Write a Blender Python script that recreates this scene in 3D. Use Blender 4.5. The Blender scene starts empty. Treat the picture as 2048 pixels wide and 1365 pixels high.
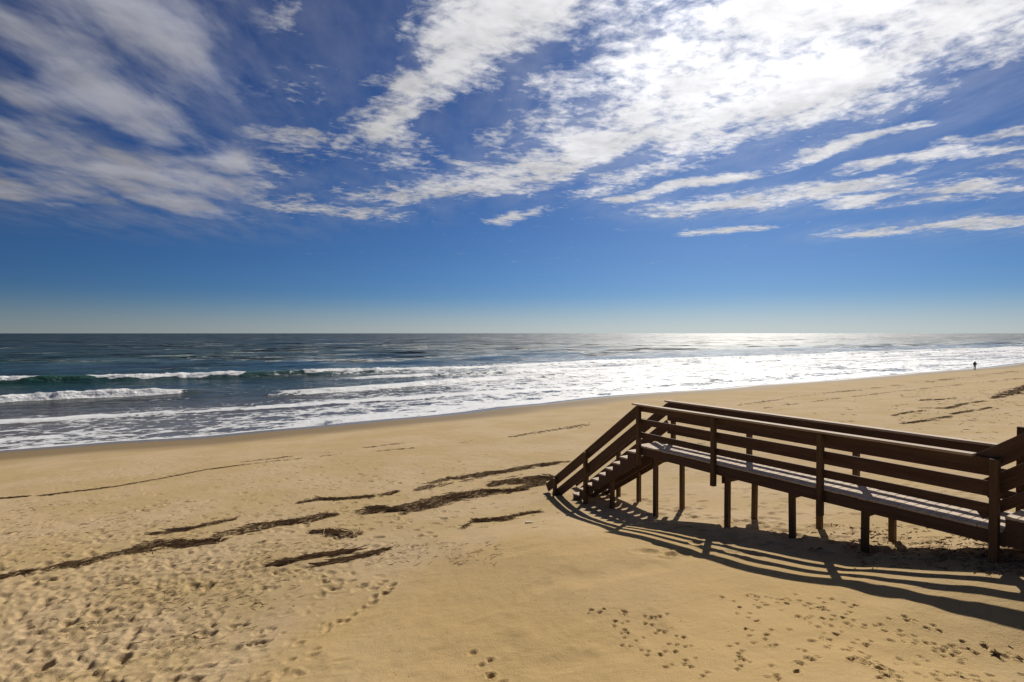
import bpy, bmesh, math, random, bisect
import numpy as np
from mathutils import Vector, Matrix

# ------------------------------------------------------------------ frame
# world x = along the shore (to the right), y = out to sea, z = up, sea level 0
random.seed(7); rng = np.random.default_rng(11)
SC = bpy.context.scene
COL = SC.collection
CAM_H, YAW, PITCH, FPX = 7.5, math.radians(31.74), math.radians(0.78), 1137.8
CY, SY = math.cos(YAW), math.sin(YAW)

cam_d = bpy.data.cameras.new("camera"); cam = bpy.data.objects.new("camera", cam_d); COL.objects.link(cam)
cam_d.lens = 20.0; cam_d.sensor_width = 36.0; cam_d.clip_start = 0.1; cam_d.clip_end = 120000
cam.location = (0, 0, CAM_H); cam.rotation_euler = (math.pi / 2 - PITCH, 0, -YAW)
SC.camera = cam

SUN_DIR = Vector((0.877, 0.634, 0.819)).normalized()
SUN_EL = math.asin(SUN_DIR.z); SUN_AZ = math.atan2(SUN_DIR.x, SUN_DIR.y)
SC.view_settings.view_transform = 'Standard'; SC.view_settings.look = 'None'
SC.view_settings.gamma = 1.0; SC.view_settings.use_curve_mapping = False
SC.view_settings.exposure = 0.0
SC.cycles.use_denoising = True
SC.cycles.max_bounces = 6; SC.cycles.sample_clamp_indirect = 4.0; SC.cycles.sample_clamp_direct = 0.0

sun_d = bpy.data.lights.new("sun", 'SUN'); sun = bpy.data.objects.new("sun", sun_d); COL.objects.link(sun)
sun_d.energy = 5.0; sun_d.angle = math.radians(0.53); sun_d.color = (1.0, 0.94, 0.84)
sun.rotation_euler = (-SUN_DIR).to_track_quat('-Z', 'Y').to_euler(); sun.location = (0, 0, 60)


# ------------------------------------------------------------------ node helpers
class NT:
    def __init__(s, tree): s.t = tree; s.n = tree.nodes; s.l = tree.links
    def node(s, typ, **kw):
        n = s.n.new(typ)
        for k, v in kw.items(): setattr(n, k, v)
        return n
    def put(s, sock, val):
        if val is None: return
        if hasattr(val, 'links') or isinstance(val, bpy.types.NodeSocket): s.l.new(val, sock)
        else: sock.default_value = val
    def m(s, op, a=None, b=None, c=None, clamp=False):
        n = s.node('ShaderNodeMath', operation=op, use_clamp=clamp)
        for i, v in enumerate((a, b, c)): s.put(n.inputs[i], v)
        return n.outputs[0]
    def v(s, op, a=None, b=None, scale=None):
        n = s.node('ShaderNodeVectorMath', operation=op)
        s.put(n.inputs[0], a)
        if b is not None: s.put(n.inputs[1], b)
        if scale is not None: s.put(n.inputs['Scale'], scale)
        return n.outputs['Value'] if op in ('DOT_PRODUCT', 'LENGTH', 'DISTANCE') else n.outputs[0]
    def rng(s, x, a, b, c=0.0, d=1.0, smooth=True):
        n = s.node('ShaderNodeMapRange', interpolation_type='SMOOTHSTEP' if smooth else 'LINEAR')
        for i, v in enumerate((x, a, b, c, d)): s.put(n.inputs[i], v)
        return n.outputs[0]
    def noise(s, vec, scale, detail=4, rough=0.55, dist=0.0, out='Fac'):
        n = s.node('ShaderNodeTexNoise'); s.put(n.inputs['Vector'], vec)
        n.inputs['Scale'].default_value = scale; n.inputs['Detail'].default_value = detail
        n.inputs['Roughness'].default_value = rough; n.inputs['Distortion'].default_value = dist
        return n.outputs[out]
    def mix(s, f, a, b, blend='MIX'):
        n = s.node('ShaderNodeMix', data_type='RGBA', blend_type=blend)
        s.put(n.inputs[0], f); s.put(n.inputs[6], a); s.put(n.inputs[7], b)
        return n.outputs[2]
    def xyz(s, x, y, z):
        n = s.node('ShaderNodeCombineXYZ')
        for i, v in enumerate((x, y, z)): s.put(n.inputs[i], v)
        return n.outputs[0]
    def sep(s, vec):
        n = s.node('ShaderNodeSeparateXYZ'); s.put(n.inputs[0], vec); return n.outputs


# ------------------------------------------------------------------ sky
def ray(px, py):
    """direction (x, y, z) through a photo pixel, not normalised (depth 1)"""
    rx = (px - 1024.0) / FPX; ry = (682.5 - py) / FPX
    zc = math.cos(PITCH) + ry * math.sin(PITCH); up = ry * math.cos(PITCH) - math.sin(PITCH)
    return Vector((CY * rx + SY * zc, CY * zc - SY * rx, up))
ZLIFT = 0.02
def sky_pt(px, py):
    d = ray(px, py).normalized(); q = max(d.z, 0.0) + ZLIFT
    return (d.x / q, d.y / q, 0.0)

world = bpy.data.worlds.new("World"); SC.world = world; world.use_nodes = True
W = NT(world.node_tree); W.n.clear()
out = W.node('ShaderNodeOutputWorld'); bg = W.node('ShaderNodeBackground'); W.l.new(bg.outputs[0], out.inputs[0])
skyt = W.node('ShaderNodeTexSky', sky_type='NISHITA', sun_disc=False)
skyt.sun_elevation = SUN_EL; skyt.sun_rotation = SUN_AZ
skyt.air_density = 1.0; skyt.dust_density = 0.35; skyt.ozone_density = 2.2; skyt.altitude = 10
tc = W.node('ShaderNodeTexCoord').outputs['Generated']
SKY_STRENGTH = 0.069
d = W.v('NORMALIZE', tc); dx, dy, dz = W.sep(d)
q = W.m('ADD', W.m('MAXIMUM', dz, 0.0), ZLIFT)
# low air is milky: less saturated towards the horizon; a deep, contrasty blue above
W.l.new(W.xyz(dx, dy, W.m('ADD', W.m('MULTIPLY', W.m('MAXIMUM', dz, 0.0), 0.84), 0.095)), skyt.inputs[0])
hs = W.node('ShaderNodeHueSaturation'); W.l.new(W.v('SCALE', skyt.outputs[0], scale=SKY_STRENGTH), hs.inputs['Color'])
W.put(hs.inputs['Saturation'], W.rng(dz, -0.01, 0.075, 0.34, 1.15))
gm = W.node('ShaderNodeGamma'); gm.inputs[1].default_value = 1.70; W.l.new(hs.outputs[0], gm.inputs[0])
skylin = W.mix(1.0, gm.outputs[0], W.mix(W.rng(dz, 0.0, 0.10), (1.04, 1.02, 0.98, 1), (0.86, 0.98, 1.12, 1)), 'MULTIPLY')
P = W.xyz(W.m('DIVIDE', dx, q), W.m('DIVIDE', dy, q), 0.0)
wn = W.node('ShaderNodeTexNoise'); W.put(wn.inputs['Vector'], P); wn.inputs['Scale'].default_value = 1.3; wn.inputs['Detail'].default_value = 3
PW = W.v('ADD', P, W.v('SCALE', W.v('SUBTRACT', wn.outputs['Color'], (0.5, 0.5, 0.5)), scale=0.55))

# cloud streets: (pixel a, pixel b, half width in units of cloud height, weight)
STREETS = [
    # the broad band towards the sun
    ((1760, -80), (1400, 160), .52, 1.0), ((1430, 170), (1200, 270), .36, 1.0), ((1230, 270), (980, 370), .30, .95), ((1050, 350), (780, 400), .30, .75),
    ((1880, 20), (1560, 190), .50, .98), ((2020, -40), (1700, 120), .6, .9), ((1600, 120), (1400, 230), .45, 1.0), ((1500, 250), (1200, 380), .26, .62), ((950, 385), (650, 402), .24, .66),
    # middle column
    ((1120, -60), (960, 90), .22, .95), ((940, 100), (790, 240), .18, .95), ((830, 180), (770, 270), .16, .9), ((780, 250), (800, 340), .20, .66), ((660, 280), (500, 252), .15, .80), ((720, 310), (580, 290), .18, .52),
    ((1190, -50), (1130, 10), .10, .8), ((1045, 155), (1000, 162), .05, .8), ((940, 330), (890, 315), .06, .75), ((480, 195), (445, 170), .06, .6),
    # left veil
    ((160, -60), (330, 130), .40, .86), ((40, 110), (430, 330), .36, .90), ((90, 290), (380, 370), .50, .92), ((-250, 330), (280, 395), .75, .90), ((-60, 60), (230, 250), .22, .55),
    # thin streets on the right
    ((1860, 246), (1560, 325), .075, .90), ((1560, 330), (1260, 400), .12, .95), ((1980, 298), (1650, 343), .11, .95), ((2060, 250), (1900, 290), .12, .8), ((2100, 280), (1960, 300), .09, .7),
    ((2100, 366), (1720, 398), .20, .92), ((1700, 380), (1350, 420), .28, .95), ((1920, 400), (1780, 410), .12, .7), ((2160, 432), (1720, 465), .26, .88), ((1500, 455), (1400, 465), .18, .85),
    ((2050, 100), (1780, 190), .10, .5), ((1110, 420), (1000, 440), .16, .72), ((740, 425), (560, 405), .3, .66), ((520, 395), (450, 385), .25, .5),
    # beyond the frame the same streets go on
    ((2500, 200), (2200, 330), .5, .8), ((-500, 100), (-250, 330), .6, .8), ((2700, 350), (2300, 420), .7, .8),
]
dens = None; veil = None
for (a, b, w, k) in STREETS:
    A = Vector(sky_pt(*a)); B = Vector(sky_pt(*b)); AB = B - A
    rel = W.v('SUBTRACT', PW, tuple(A))
    t = W.m('MULTIPLY', W.v('DOT_PRODUCT', rel, tuple(AB)), 1.0 / max(AB.length_squared, 1e-6), clamp=True)
    dist = W.v('DISTANCE', rel, W.v('SCALE', tuple(AB), scale=t))
    f = W.m('MULTIPLY', W.rng(dist, 0.0, w * 1.95, 1.0, 0.0), k)
    dens = f if dens is None else W.m('MAXIMUM', dens, f)
    if w > .18:
        g = W.m('MULTIPLY', W.rng(dist, 0.0, w * 3.2, 1.0, 0.0), k)
        veil = g if veil is None else W.m('MAXIMUM', veil, g)
# overhead and behind the camera: the same kind of broken streets, by noise alone
back = W.rng(dy, 0.25, -0.35)
over = W.rng(dz, 0.60, 0.75)
other = W.m('MAXIMUM', back, over)
strn = W.noise(W.v('MULTIPLY', P, (1.0, 0.35, 1.0)), 1.1, 3, 0.5)
dens = W.m('MAXIMUM', dens, W.m('MULTIPLY', other, W.rng(strn, 0.42, 0.66)))
fb = W.noise(W.v('MULTIPLY', PW, (1.25, 0.9, 1.0)), 3.2, 9, 0.62)
puff = W.noise(W.v('MULTIPLY', P, (1.0, 1.15, 1.0)), 13.0, 5, 0.6, 0.3)
PR = W.xyz(W.m('MULTIPLY', W.v('DOT_PRODUCT', P, (0.91, -0.41, 0)), 1.7), W.m('MULTIPLY', W.v('DOT_PRODUCT', P, (0.41, 0.91, 0)), 0.60), 0.0)
wisp = W.noise(PR, 3.0, 8, 0.58, 0.12)
# the left veil is wispy, the rest puffy
lefty = W.rng(dx, 0.17, 0.075)
puff2 = W.noise(P, 30.0, 4, 0.6, 0.2)
tex = W.m('ADD', W.m('MULTIPLY', fb, 0.58), W.m('ADD', W.m('MULTIPLY', puff, 0.30), W.m('MULTIPLY', puff2, 0.12)))
texw = W.m('ADD', W.m('MULTIPLY', W.noise(PW, 1.7, 5, 0.5), 0.55), W.m('MULTIPLY', wisp, 0.45))
texm = W.m('ADD', W.m('MULTIPLY', tex, W.m('SUBTRACT', 1.0, lefty)), W.m('MULTIPLY', texw, lefty))
val = W.m('ADD', W.m('MULTIPLY', dens, W.m('ADD', 0.62, W.m('MULTIPLY', lefty, 0.14))), W.m('MULTIPLY', W.m('SUBTRACT', texm, 0.5), 2.05))
alpha = W.rng(val, W.m('ADD', 0.15, W.m('MULTIPLY', lefty, 0.12)), W.m('ADD', 0.62, W.m('MULTIPLY', lefty, 0.26)))
thin = W.m('MULTIPLY', W.m('MULTIPLY', veil, W.rng(wisp, 0.25, 0.72)), W.m('ADD', 0.28, W.m('MULTIPLY', lefty, 0.14)))
alpha = W.m('MAXIMUM', alpha, thin)
alpha = W.m('MULTIPLY', alpha, W.rng(dz, 0.085, 0.13))
alpha = W.m('MULTIPLY', alpha, 0.96)
# light of the clouds: strong forward scattering around the sun
mu = W.v('DOT_PRODUCT', d, tuple(SUN_DIR))
fwd = W.m('ADD', W.m('ADD', 0.27, W.m('MULTIPLY', W.m('POWER', W.m('MAXIMUM', mu, 0.0), 3.0), 0.62)), W.m('MULTIPLY', W.m('POWER', W.m('MAXIMUM', mu, 0.0), 22.0), 0.80))
mott = W.m('ADD', W.m('ADD', 0.88, W.m('MULTIPLY', W.m('SUBTRACT', W.noise(PW, 2.4, 5, .55), 0.5), 0.9)), W.m('MULTIPLY', W.m('MULTIPLY', W.m('SUBTRACT', puff, 0.5), W.m('SUBTRACT', 1.0, W.m('MULTIPLY', lefty, .75))), 0.40))
cl = W.m('MULTIPLY', fwd, mott)
ccol = W.v('SCALE', W.mix(lefty, (0.985, 0.98, 1.0, 1), (0.90, 0.92, 1.06, 1)), scale=cl)
fin = W.mix(alpha, skylin, ccol)
W.l.new(fin, bg.inputs[0]); bg.inputs[1].default_value = 1.0


# ------------------------------------------------------------------ height fields
TAB = rng.random((512, 512)); TABF = TAB.ravel()
def vn(x, y, seed=0):
    x = np.asarray(x, float) + seed * 17.31; y = np.asarray(y, float) + seed * 9.77
    xi = np.floor(x).astype(np.int64); yi = np.floor(y).astype(np.int64); fx = x - xi; fy = y - yi
    fx = fx * fx * (3 - 2 * fx); fy = fy * fy * (3 - 2 * fy)
    a = (xi & 511) * 512; b = ((xi + 1) & 511) * 512; c = yi & 511; e = (yi + 1) & 511
    r0 = TABF.take(a + c); r0 += (TABF.take(b + c) - r0) * fx
    r1 = TABF.take(a + e); r1 += (TABF.take(b + e) - r1) * fx
    return r0 + (r1 - r0) * fy
TABL = TAB.tolist()
def vs1(x, y, seed=0):
    x += seed * 17.31; y += seed * 9.77; xi = math.floor(x); yi = math.floor(y); fx = x - xi; fy = y - yi
    fx = fx * fx * (3 - 2 * fx); fy = fy * fy * (3 - 2 * fy)
    r0 = TABL[xi & 511]; r1 = TABL[(xi + 1) & 511]; j = yi & 511; k = (yi + 1) & 511
    return (r0[j] * (1 - fx) + r1[j] * fx) * (1 - fy) + (r0[k] * (1 - fx) + r1[k] * fx) * fy
def fbm(x, y, o=4, seed=0, r=0.5):
    s = 0; a = 1; t = 0
    for i in range(o):
        s = s + a * (vn(x * 2 ** i, y * 2 ** i, seed + i) - 0.5); t += a; a *= r
    return s / t
def sstep(x, a, b):
    t = np.clip((x - a) / (b - a), 0, 1); return t * t * (3 - 2 * t)
def smooth_interp(x, xs, ys):
    """monotone-ish cubic (Hermite with finite-difference tangents)"""
    xs = np.array(xs, float); ys = np.array(ys, float)
    m = np.gradient(ys, xs); x = np.clip(x, xs[0], xs[-1])
    k = np.clip(np.searchsorted(xs, x) - 1, 0, len(xs) - 2)
    h = xs[k + 1] - xs[k]; t = (x - xs[k]) / h
    return ((1 + 2 * t) * (1 - t) ** 2 * ys[k] + t * (1 - t) ** 2 * h * m[k] + t * t * (3 - 2 * t) * ys[k + 1] + t * t * (t - 1) * h * m[k + 1])
# waterline, read off the photo, as a function of x
WL = [(0, 901), (239, 883), (410, 872), (547, 860), (697, 845), (871, 830), (919, 824.6), (994, 814), (1076, 807), (1178, 795.5), (1281, 787), (1397, 780), (1485, 771.6), (1621, 763), (1724, 754.5), (1826, 746), (1949, 737), (2031, 727)]
wl = []
for (a, b) in WL:
    r = ray(a, b); t = -(CAM_H - 0.05) / r.z; wl.append((r.x * t, r.y * t))
wl.sort(); WV = np.array([p[0] for p in wl]); WU = np.array([p[1] for p in wl])
def shore_line(v):
    u = np.interp(v, WV, WU, left=WU[0], right=WU[-1])
    return u + 0.35 * (vn(v * 0.22, v * 0 + 3.3, 5) - .5) + 0.12 * (vn(v * 0.9, v * 0 + 1.3, 6) - .5) + 2.5 * (vn(v * 0.05, v * 0 + 8.1, 7) - .5) * sstep(np.abs(v - 50), 75, 120)

PU = [-400, -60, -20, -5, 0, 3.1, 4.8, 6.1, 7.4, 9.4, 11, 13, 16, 25, 36, 47.6, 60, 90, 140]
PZ = [7.5, 6.8, 6.0, 5.35, 4.98, 4.43, 4.0, 3.82, 3.61, 3.27, 3.06, 2.88, 2.68, 1.98, 1.05, 0.0, -1.1, -3.0, -5.0]
def base_z(v, u):
    u_ = u - (shore_line(v) - 47.2) * sstep(u, 28, 45)
    z = smooth_interp(u_, PU, PZ)
    left = sstep(v, 6.5, -1.0)
    z = z - 0.42 * left * sstep(u, 14.5, 8.5) * sstep(u, -4, 3)
    z = z + 0.27 * np.exp(-((v - 6.6) / 1.9) ** 2 - ((u - 8.8) / 2.3) ** 2) - 0.46 * np.exp(-((v - 7.2) / 1.6) ** 2 - ((u - 1.5) / 1.8) ** 2)
    z = z + 0.10 * fbm(v * 0.16, u * 0.16, 3, 3) * sstep(u, 44, 34)
    z = z + 0.05 * fbm(v * 0.8, u * 0.55, 3, 9) * sstep(u, 26, 12)
    return z
TS = np.geomspace(3.0, 400.0, 150)
def hit(px, py):
    """where the ray through a photo pixel meets the sand"""
    r = ray(px, py)
    dz_ = CAM_H + r.z * TS - base_z(r.x * TS, r.y * TS)
    k = int(np.argmax(dz_ <= 0))
    if k == 0: t = TS[-1] if dz_[0] > 0 else TS[0]
    else: t = TS[k - 1] + (TS[k] - TS[k - 1]) * dz_[k - 1] / (dz_[k - 1] - dz_[k])
    return r.x * t, r.y * t

def lines(spans):
    """spans: (start, end, spacing at start, spacing at end)"""
    o = []
    for (a, b, s0, s1) in spans:
        x = a
        while x < b - 1e-6:
            o.append(x); f = (x - a) / (b - a); x += s0 + (s1 - s0) * f
    o.append(spans[-1][1]); return np.array(o)
def grid_mesh(name, X, Y, Z):
    n, m = X.shape
    me = bpy.data.meshes.new(name)
    co = np.stack([X, Y, Z], -1).reshape(-1, 3).astype(np.float32)
    i = np.arange(n * m).reshape(n, m)
    qd = np.stack([i[:-1, :-1], i[:-1, 1:], i[1:, 1:], i[1:, :-1]], -1).reshape(-1, 4).astype(np.int32)
    me.vertices.add(len(co)); me.vertices.foreach_set('co', co.ravel())
    me.loops.add(qd.size); me.loops.foreach_set('vertex_index', qd.ravel())
    me.polygons.add(len(qd)); me.polygons.foreach_set('loop_start', np.arange(0, qd.size, 4, dtype=np.int32))
    me.polygons.foreach_set('use_smooth', np.ones(len(qd), bool))
    me.update(calc_edges=True); print(name, n, m)
    return me
def link(name, me, mat=None, parent=None):
    o = bpy.data.objects.new(name, me); COL.objects.link(o)
    if mat is not None: me.materials.append(mat)
    if parent is not None: o.parent = parent
    return o
def tag(o, label=None, cat=None, group=None, kind=None):
    for k, v in (('label', label), ('category', cat), ('group', group), ('kind', kind)):
        if v: o[k] = v
    return o
def new_mat(name):
    m = bpy.data.materials.new(name); m.use_nodes = True
    T = NT(m.node_tree); b = m.node_tree.nodes['Principled BSDF']
    return m, T, b


# ------------------------------------------------------------------ sand
def sand_material():
    m, T, b = new_mat("sand")
    pos = T.node('ShaderNodeNewGeometry').outputs['Position']; x, y, z = T.sep(pos)
    big = T.noise(pos, 0.35, 4, 0.55); mid = T.noise(pos, 3.0, 5, 0.6); fine = T.noise(pos, 60.0, 3, 0.6)
    spk = T.noise(pos, 140.0, 2, 0.5)
    c = T.mix(T.rng(big, 0.35, 0.65), (0.415, 0.298, 0.142, 1), (0.465, 0.340, 0.195, 1))
    c = T.mix(T.m('MULTIPLY', T.rng(mid, 0.35, 0.75), 0.30), c, (0.345, 0.245, 0.128, 1))
    c = T.mix(T.m('MULTIPLY', T.rng(fine, 0.52, 0.8), 0.35), c, (0.29, 0.20, 0.10, 1))
    c = T.mix(T.m('MULTIPLY', T.rng(spk, 0.62, 0.72), 0.5), c, (0.56, 0.45, 0.29, 1))
    # the blown sand of the mound is more golden than the flat
    gold = T.rng(T.m('ADD', T.v('DISTANCE', T.v('MULTIPLY', pos, (1, 1, 0)), (5.2, 6.0, 0)), T.m('MULTIPLY', T.m('SUBTRACT', big, .5), 5.0)), 6.0, 2.0)
    c = T.mix(T.m('MULTIPLY', gold, 0.6), c, (0.47, 0.315, 0.130, 1))
    # shell and grit flecks
    vo = T.node('ShaderNodeTexVoronoi'); T.put(vo.inputs['Vector'], pos); vo.inputs['Scale'].default_value = 6.0
    fl = T.m('MULTIPLY', T.rng(vo.outputs['Distance'], 0.095, 0.06), T.rng(T.noise(pos, 2.3, 3), 0.50, 0.60))
    c = T.mix(T.m('MULTIPLY', fl, 0.75), c, (0.13, 0.085, 0.05, 1))
    # damp and wet sand towards the water
    wob = T.m('MULTIPLY', T.m('SUBTRACT', T.noise(T.v('MULTIPLY', pos, (0.35, 1.0, 0)), 0.25, 4), 0.5), 4.0)
    yy = T.m('ADD', T.m('SUBTRACT', 47.2, T.node('ShaderNodeAttribute', attribute_name='to_water').outputs['Fac']), wob)
    damp = T.rng(yy, 36.5, 41.0); wet = T.rng(yy, 43.6, 46.0)
    c = T.mix(T.m('MULTIPLY', damp, 0.95), c, (0.195, 0.137, 0.068, 1))
    c = T.mix(wet, c, (0.130, 0.100, 0.072, 1))
    T.l.new(c, b.inputs['Base Color'])
    T.put(b.inputs['Roughness'], T.m('SUBTRACT', T.m('SUBTRACT', 0.92, T.m('MULTIPLY', damp, 0.2)), T.m('MULTIPLY', wet, 0.47)))
    T.put(b.inputs['Specular IOR Level'], T.m('ADD', 0.12, T.m('MULTIPLY', wet, 0.4)))
    bp = T.node('ShaderNodeBump'); bp.inputs['Distance'].default_value = 0.02
    dry = T.m('SUBTRACT', 1.0, T.m('MULTIPLY', damp, 0.85))
    T.put(bp.inputs['Strength'], T.m('MULTIPLY', dry, 0.75))
    h = T.m('ADD', T.m('MULTIPLY', T.noise(pos, 9.0, 6, 0.62), 1.0), T.m('ADD', T.m('MULTIPLY', fine, 0.75), T.m('MULTIPLY', T.noise(pos, 1.6, 5, 0.6), 1.6)))
    T.put(bp.inputs['Height'], h); T.l.new(bp.outputs[0], b.inputs['Normal'])
    return m

gu = np.concatenate([-lines([(2, 400, .3, 60)])[::-1], lines([(-1.9, 1.5, .25, .05), (1.5, 7, .018, .022), (7, 10.5, .026, .03), (10.5, 17.5, .035, .05), (17.5, 32, .05, .16), (32, 64, .18, .8), (64, 90, 1.0, 6.0)])])
gv = np.concatenate([-lines([(4, 30, .06, .5), (30, 4000, .8, 500)])[::-1], lines([(-3.97, 4, .03, .026), (4, 8.6, .018, .018), (8.6, 11, .03, .045), (11, 16, .05, .09), (16, 60, .12, .6), (60, 4000, .8, 400)])])
GU, GV = np.meshgrid(gu, gv, indexing='ij')
GZ = base_z(GV, GU)
near = sstep(GU, 30, 14)
rough_left = sstep(GV, 6.0, 1.5) * sstep(GU, 15.0, 12.0) + 0.0
GZ += near * 0.012 * fbm(GV * 3.1, GU * 2.4, 4, 21, .55)
GZ += rough_left * 0.026 * fbm(GV * 3.7, GU * 3.7, 3, 33, .6)
GZ += sstep(GU, 38, 30) * sstep(GU, 13, 18) * 0.03 * fbm(GV * 2.2, GU * 1.6, 3, 41, .6)
def stamp(v, u, ln, wd, ang, dep, rim=0.30):
    R = ln * 2.0
    i0, i1 = np.searchsorted(gu, (u - R, u + R)); j0, j1 = np.searchsorted(gv, (v - R, v + R))
    if i1 - i0 < 2 or j1 - j0 < 2: return
    du = GU[i0:i1, j0:j1] - u; dv = GV[i0:i1, j0:j1] - v
    a = (dv * math.cos(ang) + du * math.sin(ang)) / ln; bb = (-dv * math.sin(ang) + du * math.cos(ang)) / wd
    r2 = (a * a + bb * bb) * (0.55 + 0.9 * vn(GV[i0:i1, j0:j1] * .9 / wd, GU[i0:i1, j0:j1] * .9 / wd, 3))
    GZ[i0:i1, j0:j1] += -dep * np.exp(-r2 * r2 * 0.9) + rim * dep * np.exp(-((np.sqrt(r2) - 1.45) / 0.28) ** 2)
R_ = random.Random(5)
# trampled sand at the lower left
for k in range(3300):
    px = R_.uniform(-60, 800); py = R_.uniform(1040, 1400)
    dens_ = max(0.0, min(1.0, (760 - px) / 520)) * max(0.0, min(1.0, (py - 1030 + (px * -0.02)) / 70))
    if R_.random() > dens_ * dens_: continue
    v, u = hit(px, py); s = R_.uniform(.03, .075) * (1.0 if R_.random() < .85 else 1.4)
    stamp(v, u, s * R_.uniform(1.1, 1.8), s, R_.uniform(0, math.pi), (R_.uniform(.006, .022) if R_.random() < .84 else R_.uniform(.026, .042)) * (s / .07) ** .5)
# trails of footprints
def trail(p, q, n, ln, wd, dep, side=.09, jit=.05, pair=False):
    a = Vector(hit(*p)); b = Vector(hit(*q)); dr = (b - a).normalized(); nn = Vector((-dr.y, dr.x)); ang = math.atan2(dr.y, dr.x)
    for i in range(n):
        c = a.lerp(b, (i + R_.uniform(-.2, .2)) / max(n - 1, 1)) + nn * side * (1 if i % 2 else -1)
        c += Vector((R_.gauss(0, jit), R_.gauss(0, jit)))
        stamp(c.x, c.y, ln * R_.uniform(.85, 1.15), wd * R_.uniform(.85, 1.15), ang + R_.gauss(0, .25), dep * R_.uniform(.7, 1.2))
        if pair:
            c += Vector((R_.uniform(-.13, .13), R_.uniform(-.13, .13)))
            stamp(c.x, c.y, ln * R_.uniform(.7, 1.0), wd * R_.uniform(.7, 1.0), ang, dep * R_.uniform(.6, 1.0))
trail((560, 1140), (790, 1172), 9, .075, .05, .032, pair=True); trail((790, 1172), (690, 1240), 7, .085, .06, .040, .03)
trail((690, 1240), (610, 1285), 5, .085, .06, .040, .04); trail((960, 1305), (1000, 1362), 6, .05, .042, .035, .03)
trail((640, 1300), (520, 1365), 6, .085, .05, .03)
for (p, q, n) in [((1190, 1210), (1330, 1330), 13), ((1310, 1225), (1390, 1345), 12), ((1450, 1195), (1560, 1290), 14), ((1500, 1190), (1700, 1230), 14), ((1240, 1220), (1300, 1240), 6), ((1570, 1195), (1720, 1210), 9),
                  ((1620, 1320), (1560, 1345), 7), ((1650, 1240), (1790, 1260), 10), ((1780, 1230), (1900, 1262), 10), ((1700, 1300), (1800, 1360), 12), ((1840, 1290), (1980, 1300), 10), ((1860, 1340), (2000, 1360), 10),
                  ((1700, 1310), (1760, 1340), 8), ((1470, 1290), (1500, 1330), 5), ((1600, 1230), (1700, 1285), 8), ((1810, 1265), (1930, 1320), 9)]:
    trail(p, q, n, .030, .026, .030, .05, .05, pair=R_.random() < .35)
for k in range(90):
    px = R_.uniform(1480, 2048); py = R_.uniform(1190, 1365)
    if py < 1180 + (px - 1480) * .17 + 20: continue
    v, u = hit(px, py); s = R_.uniform(.018, .034); stamp(v, u, s * 1.3, s, R_.uniform(0, 3), R_.uniform(.012, .032))
# scattered prints over the middle and upper beach
for k in range(1500):
    px = R_.uniform(-50, 1150); py = R_.uniform(905, 1180)
    if px > 1040 - (py - 985) * 1.5 + R_.uniform(-130, 30): continue
    v, u = hit(px, py); s = R_.uniform(.04, .095); stamp(v, u, s * 1.5, s, R_.uniform(0, math.pi), R_.uniform(.004, .018) if R_.random() < .7 else R_.uniform(.020, .032))
for k in range(700):
    px = R_.uniform(1290, 2048); py = R_.uniform(790, 1110)
    v, u = hit(px, py); s = R_.uniform(.05, .12); stamp(v, u, s * 1.5, s, R_.uniform(0, math.pi), R_.uniform(.006, .03))
for (p, q, n) in [((1500, 985), (1562, 1060), 9), ((1480, 1040), (1580, 1062), 8), ((1560, 930), (1600, 990), 6), ((1290, 905), (1140, 900), 12), ((740, 905), (880, 880), 12), ((1360, 1030), (1440, 1035), 6)]:
    trail(p, q, n, .11, .06, .035)
# soft wind hollows on the mound
for k in range(60):
    px = R_.uniform(700, 1900); py = R_.uniform(1080, 1360); v, u = hit(px, py); s = R_.uniform(.15, .4)
    stamp(v, u, s * 2, s, R_.gauss(0.3, .4), R_.uniform(.006, .016), .15)
# scour hollows round the posts
for uu in (9.45, 7.48, 6.10, 4.83, 10.92, 11.84, 13.22):
    for v in ((9.77, 10.66) if uu not in (11.84, 13.22, 3.12) else (9.63, 10.80)):
        stamp(v + R_.uniform(-.03, .03), uu - .04, R_.uniform(.16, .24), R_.uniform(.12, .17), R_.uniform(-.5, .8), R_.uniform(.03, .06), .35)
M_SAND = sand_material()
sand_me = grid_mesh("beach_sand", GV, GU, GZ)
_a = sand_me.attributes.new('to_water', 'FLOAT', 'POINT'); _a.data.foreach_set('value', (shore_line(gv)[None, :] - GU).astype(np.float32).ravel())
sand = link("beach_sand", sand_me, M_SAND); tag(sand, kind='structure')
gul = gu.tolist(); gvl = gv.tolist()
def ground(v, u):
    i = min(max(bisect.bisect_left(gul, u) - 1, 0), len(gul) - 2); j = min(max(bisect.bisect_left(gvl, v) - 1, 0), len(gvl) - 2)
    a = (u - gu[i]) / (gu[i + 1] - gu[i]); b = (v - gv[j]) / (gv[j + 1] - gv[j])
    return float((GZ[i, j] * (1 - a) + GZ[i + 1, j] * a) * (1 - b) + (GZ[i, j + 1] * (1 - a) + GZ[i + 1, j + 1] * a) * b)


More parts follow.
